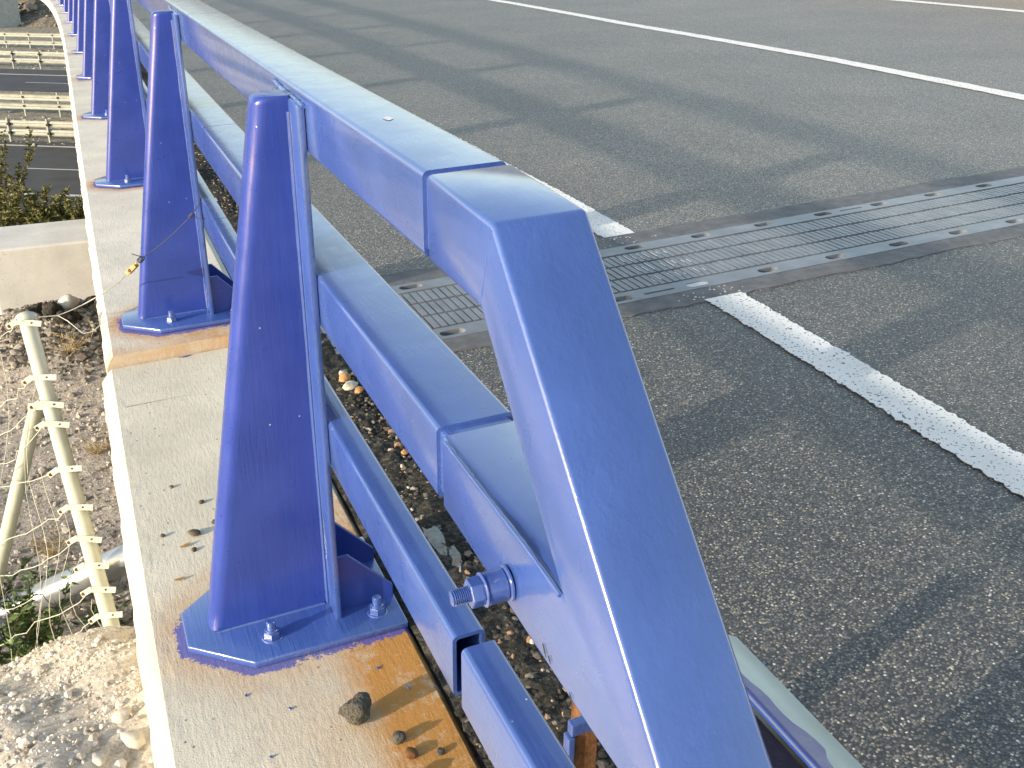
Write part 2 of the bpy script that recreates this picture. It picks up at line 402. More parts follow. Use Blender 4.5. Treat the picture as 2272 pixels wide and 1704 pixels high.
# white road paint caught on the ribs
pm = MB()
for sa, sb, c in ((-.148, -.046, 1.235), (-.269, -.161, 1.235), (-.386, -.282, 1.23)):
    for k in range(9):
        d = c - .12 + .0273*k + rng.normal(0, .002); a = rng.uniform(sa+.01, sa+.04); b = rng.uniform(sb-.05, sb-.008)
        if rng.random() < .8: pm.add([PJ(a, d, ZT+.0012), PJ(a, d+.004, ZT+.0012), PJ(b, d+.004, ZT+.0012), PJ(b, d, ZT+.0012)], [(0, 1, 2, 3)])
for s0, s1 in ((.055, .16), (-.58, -.49)):
    for k in range(26):
        s_, d = rng.uniform(s0, s1), 1.235 + rng.normal(0, .075); r_ = rng.uniform(.002, .005)
        pm.add([PJ(s_+r_*math.sin(a), d+r_*math.cos(a), ZR+.0055) for a in np.linspace(0, 6.28, 7)[:-1]], [tuple(range(6))])
tag(pm.build('paint_traces', LINE, J), kind='stuff')

# ------------------------------------------------------------------ parapets
POSTS = [-1.593] + [.018 + 2*k for k in range(0, 15)]
OCT = [(-.637, -.052), (-.532, -.148), (-.251, -.155), (-.251, .155), (-.532, .148), (-.637, .052)]
def oct_dist(q, d):
    if -.251 >= d > -.637 and abs(q) < .15 and (d > -.532 or abs(q) < .148 - (-.532-d)*.92): return 0.
    best = 9.
    for (d0, q0), (d1, q1) in zip(OCT, OCT[1:]+OCT[:1]):
        t = max(0, min(1, ((d-d0)*(d1-d0)+(q-q0)*(q1-q0))/((d1-d0)**2+(q1-q0)**2)))
        best = min(best, math.hypot(d-d0-t*(d1-d0), q-q0-t*(q1-q0)))
    return best
def stain_near(s, d):
    r = 0.
    plate = abs(s+1.593) < .155 and -.64 < d < -.25
    dist = oct_dist(s+1.593, d)
    r = max(r, .50*math.exp(-(dist/.07)**2))
    if s < -1.3: r = max(r, 1.25*smooth01((d+.47)/.17)*smooth01((-1.42-s)/.12))
    r = max(r, .8*smooth01((d+.33)/.06)*smooth01((s+1.75)/.05)*smooth01((-1.1-s)/.25))
    r = max(r, .30*smooth01((d+.66)/.25)*smooth01((-.9-s)/.8))
    b = .95*math.exp(-(dist/.017)**2) if s < -1.56 else .6*math.exp(-(dist/.012)**2)
    if s < -1.7 and d > -.47: b *= .72
    k = .55*smooth01((d+.265)/.012) + .25*smooth01((-2.0-s)/.1)*smooth01((d+.42)/.1)
    return r, b, k
def stain_deck(s, d):
    r = b = 0.
    for c in POSTS[1:]:
        if abs(s-c) > .5: continue
        dist = oct_dist(s-c, d)
        r = max(r, .85*math.exp(-(dist/.05)**2)); b = max(b, .75*math.exp(-(dist/.012)**2))
        if s < c: r = max(r, .5*math.exp(-(dist/.09)**2)*smooth01((d+.5)/.2))
    if s < -.05: r = max(r, .75*smooth01((-.08-s)/.08)*smooth01((d+.62)/.2), .45*smooth01((-.1-s)/.1))
    return r, b, 0.
def parapet(name, mat, ss, zt, dA, dE, zE, din, fn, zbot, endcap, label):
    m = MB(); ds = frange(din, dA, .0115 if len(ss) < 400 else .02)
    prof = [(din-.0, zbot)] + [(din, zt-.012)] + [(d, zt) for d in ds[1:]] + [(dA-.3*(dA-dE), zt+.25*(zE-zt)), (dE, zE)] + ([(dE, zE-.3), (dE, zbot)] if zbot < -1 else [(dE, zbot), (dE+.1, zbot-.02)])
    prof = [(p[0], p[1]) for p in prof]; n = len(prof); cols = []
    for s in ss:
        for i, (d, z) in enumerate(prof):
            jz = 0
            if abs(d-dA) < .02 and abs(z-zt) < .05: jz = .0004*math.sin(s*23)+.0003*math.sin(s*61)
            if d == dE and z == zE: d = d + .002*math.sin(s*17)+.0013*math.sin(s*53)
            m.v.append(tuple(P(s + SKEW*d*(1 if abs(s+.23) < .3 else 0), d, z + jz)))
            r, b, k = fn(s, d)
            if z < zt - .09: r, b, k = r*.3, 0, 0
            cols.append((r, b, k, 1))
    for i in range(len(ss)-1):
        for k in range(n-1): m.f.append((i*n+k, i*n+k+1, (i+1)*n+k+1, (i+1)*n+k)); m.m.append(0)
    m.f.append(tuple(range(n))); m.m.append(0); m.f.append(tuple((len(ss)-1)*n + k for k in reversed(range(n)))); m.m.append(0)
    o = m.build(name, mat, None)
    at_ = o.data.color_attributes.new('stain', 'FLOAT_COLOR', 'POINT'); at_.data.foreach_set('color', np.array(cols, dtype=np.float32).ravel())
    for p in o.data.polygons: p.use_smooth = False
    return tag(o, label, 'parapet')
parapet('wing_wall', CONC_NEAR, frange(-7, -2.7, .2)[:-1] + frange(-2.7, -.232, .0125), -.037, -.690, -.722, -.072, -.247, stain_near, -3.0, True,
        'pale concrete wing wall top under the nearest blue post, rust stained along its inner edge')
parapet('deck_parapet', CONC_DECK, frange(-.224, 4.6, .02) + frange(4.7, 60, .25), 0., -.680, -.704, -.035, -.25, stain_deck, -.125, True,
        'pale concrete deck edge curving into the distance under the row of blue posts')
deck = MB()
ss = frange(-.15, 60, .8)
deck.loft([[P(s, .9, -.9), P(s, 11.6, -.9), P(s, 11.6, -.10), P(s, -.26, -.10), P(s, -.45, -.145)] for s in ss]); tag(deck.build('bridge_deck', CONC), kind='structure')
abut = MB(); abut.loft([[P(s, -.26, -9.0), P(s, 11.6, -9.0), P(s, 11.6, -.10), P(s, -.26, -.10)] for s in frange(-12, -.24, 1.)])
tag(abut.build('bridge_abutment', CONC), kind='structure')
fp = MB(); fp.loft([[P(s, 11.1, ZR-.05), P(s, 11.6, ZR-.05), P(s, 11.55, .85), P(s, 11.32, .85)] for s in frange(-12, 60, .8)])
tag(fp.build('far_parapet', CONC), 'pale concrete barrier along the far side of the road', 'parapet')

# ================================================================== RAILING
ROOT = P(-.2, -.36, 0)
RAIL = thing('bridge_railing', ROOT, 'glossy blue steel bridge railing with tapered posts and three box rails', 'railing')
DR = -.3605
def rail(name, z1, w, h, s0, s1, r=.007, step=.25, hollow=False, parent=RAIL, mat=BLUE, d0=DR):
    pr = round_rect(w, h, r)
    m = MB(); sect = frange(s0, s1, step)
    m.loft([[P(s, d0 + x, z1 - h + y) for x, y in pr] for s in sect], cap=not hollow)
    if hollow:
        t_ = .005; pi = round_rect(w-2*t_, h-2*t_, .004)
        m.loft([[P(s, d0 + t_ + x, z1 - h + t_ + y) for x, y in pi] for s in sect], cap=False)
        n = len(pr)
        for si in (0, len(sect)-1):
            for k in range(n):
                k2 = (k+1) % n; L = len(sect)*n
                m.f.append((si*n+k, si*n+k2, L+si*n+k2, L+si*n+k)); m.m.append(0)
    return m.build(name, mat, parent, smooth=40)
ZT1, ZM1, ZL1 = .936, .654, .392
RW, RH, LW = .0935, .0915, .0425
gaps = [-.297] + [-.297 + 4*k for k in range(1, 9)]
def seam(nm, z1, w, h, s):          # inner sleeve seen in the seam between two rail lengths
    pr = round_rect(w-.008, h-.008, .006)
    m = MB(); m.loft([[P(q, DR + .004 + x, z1 - h + .004 + y) for x, y in pr] for q in (s-.02, s+.02)])
    return m.build(nm, BLUE, RAIL, smooth=40)
for nm, z1, w, h, g0, sh, gw in (('top_rail', ZT1, RW, RH, -2.2275, 0., .0025), ('middle_rail', ZM1, RW, RH, -2.254, -.055, .002), ('bottom_rail', ZL1, LW, .0915, -2.296, -.03, .002)):
    prev = g0
    for g in gaps[:5]:
        rail(nm, z1, w, h, prev, g+sh-gw, hollow=(nm == 'bottom_rail')); seam(nm.split('_')[0]+'_rail_sleeve', z1, w, h, g+sh); prev = g+sh+gw
    rail(nm, z1, w, h, prev, 44)
seam('bottom_rail_sleeve', ZL1, LW+.010, .0915+.010, -.091)
rail('bottom_rail', ZL1+.006, LW+.002, .094, -5.2, -2.326, hollow=True)
# end piece: top rail, 45 degree leg and middle stub as one welded box section
EP = MB()
prof = [(-2.2405, ZT1), (-2.413, ZT1-.006), (-2.790, .549), (-2.640, .549), (-2.270, .5605), (-2.270, ZM1-.001), (-2.572, ZM1-.006), (-2.386, .843), (-2.2405, ZT1-RH)]
n = len(prof)
for d in (DR, DR+RW): EP.v += [tuple(P(s, d, z)) for s, z in prof]
for k in range(n): EP.f.append((k, (k+1) % n, n+(k+1) % n, n+k)); EP.m.append(0)
EP.f += [tuple(range(n)), tuple(n+k for k in reversed(range(n)))]; EP.m += [0, 0]
ep = EP.build('end_piece', BLUE_END, RAIL, smooth=50, bevel=.005, seg=3)
# inner sleeves at the wide seam before the end piece
for nm, z1, s in (('top_rail_sleeve', ZT1, -2.234), ('middle_rail_sleeve', ZM1, -2.262)):
    pr = round_rect(RW-.009, RH-.009, .006); m = MB(); m.loft([[P(q, DR+.0045+x, z1-RH+.0045+y) for x, y in pr] for q in (s-.03, s+.03)])
    m.build(nm, BLUE, RAIL, smooth=40)
def bead(pts, r, parent, nm='weld_bead', mat=BLUE, jit=.35):
    out = []
    for a, b in zip(pts[:-1], pts[1:]):
        a, b = Vector(a), Vector(b); k = max(2, int((b-a).length/.006))
        out += [a.lerp(b, i/k) for i in range(k)]
    out.append(Vector(pts[-1]))
    return MB().tube(out, [r*(1+rng.normal(0, jit)*.5) for _ in out], 7).build(nm, mat, parent, smooth=60)
bead([P(-2.572, DR-.0005, ZM1-.008), P(-2.50, DR-.0005, ZM1-.004), P(-2.40, DR-.0005, ZM1-.004), P(-2.285, DR-.0005, ZM1-.003)], .0026, ep, jit=.2)
bead([P(-2.413, DR+.0005, ZT1-.012), P(-2.386, DR+.0003, .846)], .0012, ep)
# bolt through the end piece
def axis_cyl(m, c, ax, r, n=20, bev=.15):
    c = Vector(c); ax = Vector(ax)
    a = ax.normalized().cross(Vector((0, 0, 1))).normalized(); b = ax.normalized().cross(a)
    ring = lambda t, rr: [c + ax*t + (a*math.cos(2*math.pi*k/n)+b*math.sin(2*math.pi*k/n))*rr for k in range(n)]
    e = min(.3, bev*r/ax.length)
    m.loft([ring(0, r*(1-bev)), ring(e, r), ring(1-e, r), ring(1, r*(1-bev))])
bx = (P(-2.462, DR-1, .585)-P(-2.462, DR, .585)).normalized(); bc = P(-2.462, DR, .585)
m = MB(); axis_cyl(m, bc, bx*.005, .0185, 24); axis_cyl(m, bc+bx*.005, bx*.021, .0165, 24, .08); axis_cyl(m, bc+bx*.026, bx*.003, .0175, 24, .1)
wsh = m.build('washer', BLUE, ep, smooth=40)
m = MB(); axis_cyl(m, bc+bx*.029, bx*.0135, .0152, 6, .06); m.build('nut', BLUE, ep, bevel=.0008)
m = MB(); 
for k in range(9): axis_cyl(m, bc+bx*(.0425+.002*k), bx*.0021, .0082-.0006*(k == 8), 16, .16)
m.build('bolt', BLUE, ep, smooth=40)
flat_q = MB(); flat_q.add([P(-1.945+.012*math.cos(a)*(1+.3*math.sin(4*a)), DR+.050+.006*math.sin(a), ZT1+.0006) for a in np.linspace(0, 6.28, 13)[:-1]], [tuple(range(12))]); flat_q.build('paint_blob', m_simple('white_paint_blob', (.7, .7, .68), .1, 50, .8), RAIL)  # small white paint blob on the top rail
# chipped paint holes on the end piece
m = MB()
for s_, z_, w_, h_ in ((-2.545, .566, .0018, .010), (-2.556, .5635, .0016, .006), (-2.60, .556, .0014, .008)):
    m = MB(); m.add([P(s_ + w_*math.cos(a)*(1+.3*math.sin(3*a)) + .4*h_*math.sin(a), DR-.0007, z_ + h_*math.sin(a)*.6) for a in np.linspace(0, 6.28, 11)[:-1]], [tuple(range(10))])
    m.build('paint_chip', CHIP_SHADE, ep)

# posts ---------------------------------------------------------------
def L(d, s, z): return Vector((d, s, z + BK*d + GR*s))
def post_root(s):
    o = bpy.data.objects.new('post', None); o.empty_display_size = .1; col.objects.link(o)
    th = K0*s + K1*s*s/2; o.location = P(s, 0, 0); o.rotation_euler = (0, 0, th); attach(o, RAIL); return o
def lpart(m, name, mat, root, **kw):
    o = m.build(name, mat, None, **kw); o.parent = root; return o
def make_post(s, zb):
    root = post_root(s)
    m = MB(); oc = [(-.637, -.052), (-.532, -.148), (-.251, -.155), (-.251, .155), (-.532, .148), (-.637, .052)]
    m.loft([[L(d, q, zb+z) for d, q in oc] for z in (.001, .016)]); lpart(m, 'base_plate', BLUE, root, bevel=.003, smooth=50)
    m = MB(); rings = []; zb2 = zb+.015; top = .924
    def sect(z, db, rad=.023, hw=.033, df=-.371):
        out = [(df, hw)]
        for k in range(7): a = R(90*k/6); out.append((db + rad - rad*math.sin(a), hw - rad + rad*math.cos(a)))
        for k in range(7): a = R(90*k/6); out.append((db + rad - rad*math.cos(a), -hw + rad - rad*math.sin(a)))
        out.append((df, -hw)); return [L(d, q, z) for d, q in out]
    back = lambda z: -.590 + .166*(z/.924)
    for z in np.linspace(zb2, top-.012, 12): rings.append(sect(z, back(z)))
    for a in (20, 45, 70, 90):
        z = top-.012 + .012*math.sin(R(a)); rings.append(sect(z, back(top-.012) + .014*(1-math.cos(R(a))), .021))
    m.loft(rings); lpart(m, 'web', BLUE_SHADED, root, smooth=30)
    m = MB(); m.box((-.3725, -.095, zb2), (-.3612, .095, .918), L); lpart(m, 'front_flange', BLUE, root, bevel=.0025, smooth=40)
    for sg in (-1, 1):
        m = MB(); tri = [(-.3612, zb2), (-.3612, zb2+.118), (-.336, zb2+.118), (-.254, zb2+.028), (-.254, zb2)]
        m.loft([[L(d, sg*.066 + t, z) for d, z in tri] for t in (-.005, .005)]); lpart(m, 'gusset', BLUE_SHADED, root, bevel=.0015)
    m = MB(); m.tube([L(-.374, -.034, z) for z in np.linspace(zb2, .90, 24)], [.0035*(1+rng.normal(0, .15)) for _ in range(24)], 6)
    m.tube([L(back(zb2)+.012+.004*k, -.036, zb2+.001) for k in range(2)] + [L(d, -.0352, zb2+.001) for d in np.linspace(-.55, -.38, 12)], .0035, 6)
    lpart(m, 'weld_bead', BLUE, root, smooth=50)
    for d, q in ((-.491, -.092), (-.491, .092), (-.296, -.105), (-.296, .105)):
        m = MB(); b0 = L(d, q, zb2); up = Vector((0, 0, 1))
        def vc(r, z0, z1, n, ch=.0015):
            m.loft([[b0 + Vector((rr*math.cos(2*math.pi*k/n+.3), rr*math.sin(2*math.pi*k/n+.3), z)) for k in range(n)] for rr, z in ((r, z0), (r, z1-ch), (r-ch, z1))])
        vc(.019, 0, .003, 18); vc(.0155, .003, .0165, 6); vc(.0115, .0165, .020, 14); vc(.0085, .020, .037, 12)
        lpart(m, 'anchor_bolt', BLUE, root, smooth=40)
    return root
p1 = make_post(POSTS[0], -.037)
p2 = make_post(POSTS[1], 0.)
for s in POSTS[2:]:
    r_ = post_root(s)
    for ch in p2.children:
        c = ch.copy(); col.objects.link(c); c.parent = r_; c.matrix_parent_inverse = Matrix.Identity(4)
# brush-worked paint on rail/post joints
for s, zt_ in [(POSTS[0], 0), (POSTS[1], 0)]:
    for zz in (ZT1-.020,):
        bead([P(s-.098, DR-.003, zz), P(s-.04, DR-.004, zz+.003), P(s+.05, DR-.004, zz+.004), P(s+.11, DR-.003, zz+.009)], .004, RAIL)

# ================================================================== ROADSIDE W-BEAM
G = thing('guardrail', P(-3.0, -.17, ZR), 'pale galvanised corrugated guardrail behind the foot of the blue end piece', 'guardrail')
wp = [(-.174, .496), (-.168, .491), (-.140, .478), (-.108, .458), (-.097, .440), (-.100, .412), (-.135, .380), (-.155, .365), (-.155, .340), (-.135, .325), (-.102, .295), (-.098, .268), (-.108, .245), (-.135, .225), (-.163, .200), (-.165, .182)]
m = MB(); back = [(d-.004, z) for d, z in reversed(wp)]
m.loft([[P(s, d, z) for d, z in wp+back] for s in frange(-7.2, -2.50, .3)]); gb = m.build('beam', GALV, G, smooth=35)
m = MB(); ssm = frange(-3.1, -2.53, .012)
for s in ssm:
    w_ = .016 + .005*math.sin(s*37) + .004*math.sin(s*91) + rng.normal(0, .001); e_ = -.168 + w_
    m.v += [tuple(P(s, -.1755, .489)), tuple(P(s, -.1755, .4980)), tuple(P(s, -.1682, .4928)), tuple(P(s, e_, .4928 - .47*w_))]
for i in range(len(ssm)-1):
    for k in (0, 1, 2): m.f.append((i*4+k, i*4+k+1, i*4+k+5, i*4+k+4)); m.m.append(0)
m.build('blue_paint_smear', BLUE_SHADED, gb)
m = MB(); m.box((-.262, -2.95, .15), (-.1768, -2.52, .484), lambda d, s, z: P(s, d, z)); m.build('gap_shade_box', CHIP_SHADE, G)  # added near-black box, paints the shaded gap between end piece and beam
m = MB(); m.box((-.220, -2.345, ZR-.3), (-.182, -2.335, .235), lambda d, s, z: P(s, d, z)); m.box((-.192, -2.335, ZR-.3), (-.182, -2.29, .228), lambda d, s, z: P(s, d, z))
m.build('post', RUST, G)
m = MB(); m.box((-.221, -2.348, .222), (-.182, -2.334, .241), lambda d, s, z: P(s, d, z)); m.box((-.226, -2.350, ZR-.01), (-.216, -2.334, .2215), lambda d, s, z: P(s, d, z)); m.build('post_paint', BLUE, G, bevel=.002)

# ================================================================== GRAVEL STRIP BETWEEN PARAPET AND ASPHALT
SOIL = m_soil('dark_verge_soil', [(.25, (.02, .019, .016)), (.5, (.05, .047, .04)), (.72, (.12, .11, .09))], 30)
m = MB(); ss = frange(-6, 14, .03); dsn = frange(-.246, .0, .03); nn = len(dsn)
for s in ss:
    e = .03*math.sin(s*3.1)+.02*math.sin(s*8.3)
    for i, d in enumerate(dsn):
        u = i/(nn-1); z = ZR + .012*math.sin(math.pi*min(1, u*1.1)) + rng.normal(0, .0035) + (.004 if u < .9 else -.012)
        m.v.append(tuple(P(s, d + e*u, z)))
for i in range(len(ss)-1):
    for k in range(nn-1): m.f.append((i*nn+k, i*nn+k+1, (i+1)*nn+k+1, (i+1)*nn+k)); m.m.append(0)
vb = m.build('verge', SOIL); tag(vb, kind='structure')
DARKST = m_stones('dark_verge_gravel', [(0., (.02, .02, .02)), (.45, (.05, .048, .042)), (.7, (.11, .10, .085)), (.88, (.22, .20, .16)), (.95, (.38, .2, .1)), (1., (.5, .48, .42))])
pts = []; sz = []
for _ in range(9000):
    s = rng.uniform(-2.7, 3.2); d = -.245 + .27*rng.random()**.9 + .03*math.sin(s*3.1)
    if .58 < abs(s+.22)*0+1 and -.58 < s < .16 and d > -.18: continue
    pts.append(P(s, d, ZR+.012)); sz.append(float(np.clip(rng.lognormal(-5.25, .4), .002, .012)))
tag(stones_mesh('verge_gravel', pts, sz, DARKST), 'loose dark gravel and dirt along the road edge under the railing', 'gravel', kind='stuff')
def stone(name, loc, size, mat, label, group=None, base=ICO3, flat=.7, rough=.22, cat='stone'):
    v, f = lump((size*rng.uniform(.85, 1.2), size*rng.uniform(.85, 1.2), size), base, rough, flat)
    me = bpy.data.meshes.new(name); me.from_pydata((v + np.array([0, 0, -v[:, 2].min()*.85])).tolist(), [], f); me.materials.append(mat)
    for p in me.polygons: p.use_smooth = True
    o = bpy.data.objects.new(name, me); o.location = loc; o.rotation_euler = (0, 0, rng.uniform(0, 6)); col.objects.link(o)
    return tag(o, label, cat, group)
ORNG = m_simple('orange_stone', (.45, .24, .11), .3, 50, .85, .003); PALE = m_simple('pale_stone', (.50, .48, .40), .25, 40, .9, .003)
BLACKST = m_simple('asphalt_lump', (.085, .08, .068), .6, 130, .95, .006, 170, strength=1.); DKST = m_simple('dark_pebble', (.10, .085, .06), .3, 60, .9, .002)
for s, d, r_, mt, lb in ((-.616, -.085, .012, PALE, 'small tan pebble in a dark hollow at the road edge beyond the middle rail'), (-.655, -.085, .017, ORNG, 'orange stone in the dirt strip just before the expansion joint'),
                     (-.71, -.090, .019, PALE, 'pale grey flat stone touching the orange stone in the dirt strip'), (-.745, -.07, .013, ORNG, 'small rusty stone on the near side of the pale flat stone'),
                     (-1.13, -.06, .010, ORNG, 'single orange pebble half way along the dirt strip under the middle rail')):
    stone('stone', P(s, d, ZR+.010), r_, mt, lb)
GROUT = m_simple('pale_grout', (.38, .37, .33), .25, 60, .95, .006)
for s_, d_, a_, b_ in ((-1.50, -.112, .10, .024), (-1.40, -.125, .05, .018), (-1.60, -.10, .045, .016)):
    v, f = lump((b_, a_, .010), ICO3, .35, .8); c_ = P(s_, d_, ZR+.0075)
    me = bpy.data.meshes.new('grout_patch'); me.from_pydata((v + np.array(c_)).tolist(), [], f); me.materials.append(GROUT)
    for p in me.polygons: p.use_smooth = True
    link('grout_patch', me, vb)

# debris on the wing wall ---------------------------------------------
zt = -.037
stone('asphalt_lump', P(-1.94, -.397, zt), .0215, BLACKST, 'round dark asphalt lump on the stained wall top, larger of two', base=ICO3, flat=1., rough=.3, cat='asphalt lump')
stone('asphalt_lump', P(-2.009, -.352, zt), .0105, BLACKST, 'small dark asphalt crumb nearest the big lump on the wall top', base=ICO3, flat=.9, rough=.3, cat='asphalt lump')
for s, d, r_, lb in ((-1.254, -.577, .0115, 'biggest brown pebble on the wall top left of the nearest post'), (-1.233, -.640, .006, 'tiny dark pebble at the left of the brown pebble, near the wall edge'),
                 (-1.226, -.530, .007, 'dark pebble almost touching the nearest post, right of the brown pebble'), (-1.03, -.60, .005, 'pebble furthest up the bare wall top between the two nearest posts'),
                 (-1.13, -.545, .006, 'flat dark chip on the wall top above the brown pebble'), (-1.315, -.585, .006, 'dark pebble below the dry leaf on the wall top')):
    stone('pebble', P(s, d, zt), r_, DKST, lb, base=ICO2, flat=.6, cat='pebble')
for k, (s, d) in enumerate([(-2.06, -.30), (-2.045, -.345), (-2.10, -.36), (-2.12, -.29), (-2.14, -.33)]):
    stone('pebble', P(s, d, zt), .006+.004*(k % 3), RUST if k % 2 else BLACKST, 'dark or rusty crumb at the bottom edge of the wall top by the bottom rail', 'crumbs at the bottom of the wall top', base=ICO2, cat='pebble')
LEAFB = m_simple('dry_leaf', (.42, .24, .10), .3, 80, .8)
def flat_leaf(name, c, ln, wd, ang, mat, label, cat, z=.003, group=None):
    m = MB(); a = Vector((math.cos(ang), math.sin(ang), 0)); b = Vector((-a.y, a.x, 0)); pr = [(-1, 0), (-.5, .7), (.1, 1), (.7, .6), (1, 0), (.6, -.7), (0, -1), (-.6, -.6)]
    top = [Vector(c) + a*x*ln + b*y*wd + Vector((0, 0, z + .003*abs(x))) for x, y in pr]; bot = [p - Vector((0, 0, .001)) for p in top]
    m.loft([bot, top]); return tag(m.build(name, mat, None), label, cat, group)
flat_leaf('dry_leaf', P(-1.293, -.600, zt), .014, .005, .5, LEAFB, 'curled orange dry leaf on the wall top beside the brown pebble', 'leaf')
flat_leaf('dry_leaf', P(-1.411, -.625, zt), .012, .004, .2, LEAFB, 'second small dry leaf on the wall top, nearer the blue base plate', 'leaf')
flat_leaf('paint_flake', P(-.255, -.479, zt), .020, .004, .2, BLUE, 'thin blue paint flake on the wall top just below the step', 'paint flake', .001)
for s, d, g in ((-1.956, -.547, 1), (-1.863, -.497, 1), (-1.80, -.56, 1), (-1.90, -.30, 1), (-1.83, -.335, 1), (-1.99, -.66, 1)):
    flat_leaf('paint_flake', P(s, d, zt), rng.uniform(.003, .006), rng.uniform(.002, .004), rng.uniform(0, 6), BLUE, 'tiny blue paint drop on the wall top below the nearest base plate', 'paint flake', .0006, 'blue paint drops on the wall')
flat_leaf('paint_flake', P(-2.107, .28, ZR+.003), .009, .004, .4, BLUE, 'tiny blue paint drop on the asphalt right of the end piece', 'paint flake', .001)

# ================================================================== TIED WIRE
pf = P(POSTS[1]-.098, -.366, .385); dz1 = depth_of(pf)
tw = thing('tie_wire', P(POSTS[1]-.1, -.45, .01), 'thin wire with a rusty tensioner tied from the second post to the fence pole', 'wire')
kn = at(425, 478, dz1-.02); ta = at(317, 571, dz1-.03); tb = at(278, 612, dz1+.02)
ptop = at(58, 706, 3.2)
def sag(a, b, n=10, amt=.01): return [Vector(a).lerp(Vector(b), i/n) - Vector((0, 0, amt*4*(i/n)*(1-i/n))) for i in range(n+1)]
MB().tube([pf + Vector((.004, 0, .0)), kn] + sag(kn, ta, 8, .008)[1:], .0016, 6).build('strand', DARKWIRE, tw, smooth=60)
MB().tube([kn, kn + Vector((.03, -.006, -.015)), pf + Vector((.012, 0, -.05))], .0015, 6).build('strand', DARKWIRE, tw, smooth=60)
def coil(c, ax, r, turns, ln, wr, mat, nm, par):
    ax = Vector(ax).normalized(); a = ax.cross(Vector((0, 0, 1))).normalized(); b = ax.cross(a); N = turns*10
    MB().tube([Vector(c) + ax*ln*(i/N-.5) + (a*math.cos(i*.628)+b*math.sin(i*.628))*r for i in range(N+1)], wr, 5).build(nm, mat, par, smooth=60)
coil(kn, (ta-kn), .006, 4, .02, .0013, DARKWIRE, 'knot', tw)
coil(ta.lerp(tb, .12), (tb-ta), .0075, 4, .02, .0015, DARKWIRE, 'knot', tw)
MB().tube([ta + Vector((.0, 0, .002)), ta + Vector((-.015, -.01, .01)), ta + Vector((-.03, -.012, .018))], .0015, 6).build('strand', DARKWIRE, tw, smooth=60)
ax = (tb-ta); axn = ax.normalized(); sd = axn.cross(Vector((0, 0, 1))).normalized(); upv = sd.cross(axn)
m = MB(); m.obox(ta + ax*.62, axn*.024, sd*.0075, upv*.002); m.obox(ta + ax*.62 + sd*.007, axn*.024, sd*.0015, upv*.007); m.obox(ta + ax*.62 - sd*.007, axn*.024, sd*.0015, upv*.007)
m.build('tensioner', RUSTPALE, tw, bevel=.001)
MB().tube([ta + ax*.66 + sd*.010, ta + ax*.66 - sd*.010], .0055, 10).build('tensioner_drum', RUST, tw, smooth=40)
mid = at(206, 664, 3.16); MB().tube(sag(tb, mid, 6, .004) + sag(mid, at(128, 700, 3.19), 6, .003)[1:] + [ptop], .0017, 6).build('strand', WIRE, tw, smooth=60)
MB().tube([at(128, 700, 3.19), at(150, 712, 3.19), at(185, 740, 3.18), at(205, 736, 3.17), at(232, 713, 3.14)], .0015, 6).build('strand', WIRE, tw, smooth=60)

# ================================================================== EMBANKMENT
_h = at(120, 690, 6.3); HEAP = (_h.x, _h.y + .15)
def hgt(x, y):
    z = -1.22 - .085*max(-2, min(y, 6.0))
    if y > 6.0: z -= (min(y, 24) - 6.0)*.43
    z -= .30*max(0, -x-2.6)*(1 if y < 8 else max(0, 1-(y-8)/8))
    z += .05*math.sin(x*2.3+y*1.1) + .035*math.sin(y*3.7-x)
    z += .30*math.exp(-((x-HEAP[0])/.8)**2 - ((y-HEAP[1])/.65)**2)
    return max(z, -9.42) if y > 8 else max(z, -9.42)
SLOPE = m_soil('pale_gravel_soil', [(.25, (.24, .21, .175)), (.5, (.40, .36, .31)), (.75, (.54, .50, .44))], 22, .02)
def terrain(name, xs, ys, mat, fn, jit=0.):
    m = MB(); n = len(ys)
    for x in xs: m.v += [(x, y, fn(x, y) + (rng.normal(0, jit) if jit else 0)) for y in ys]
    for i in range(len(xs)-1):
        for k in range(n-1): m.f.append((i*n+k, i*n+k+1, (i+1)*n+k+1, (i+1)*n+k)); m.m.append(0)
    return m.build(name, mat, None, smooth=80)
tag(terrain('embankment', frange(-40, -5, 1.5)[:-1] + frange(-5, -.5, .06), frange(-8, -3, .4)[:-1] + frange(-3, 7, .06)[:-1] + frange(7, 27, .5), SLOPE, hgt, .006), kind='structure')
tag(terrain('under_bridge_slope', frange(-.5, 13, 1.5), frange(-.2, 27, .8), SLOPE, hgt, .01), kind='structure')
GRAVEL = m_stones('embankment_stones', [(0., (.16, .145, .125)), (.3, (.32, .29, .25)), (.65, (.45, .41, .36)), (.9, (.56, .52, .46)), (1., (.66, .62, .55))])
pts = []; sz = []
for _ in range(17000):
    x = rng.uniform(-2.5, -.72); y = -1.6 + 8.6*rng.random()**1.3; r_ = float(np.clip(rng.lognormal(-5.0, .5), .003, .04))
    pts.append((x, y, hgt(x, y) + r_*.2)); sz.append(r_)
tag(stones_mesh('embankment_gravel', pts, sz, GRAVEL), 'loose grey gravel covering the embankment left of the wall', 'gravel', kind='stuff')
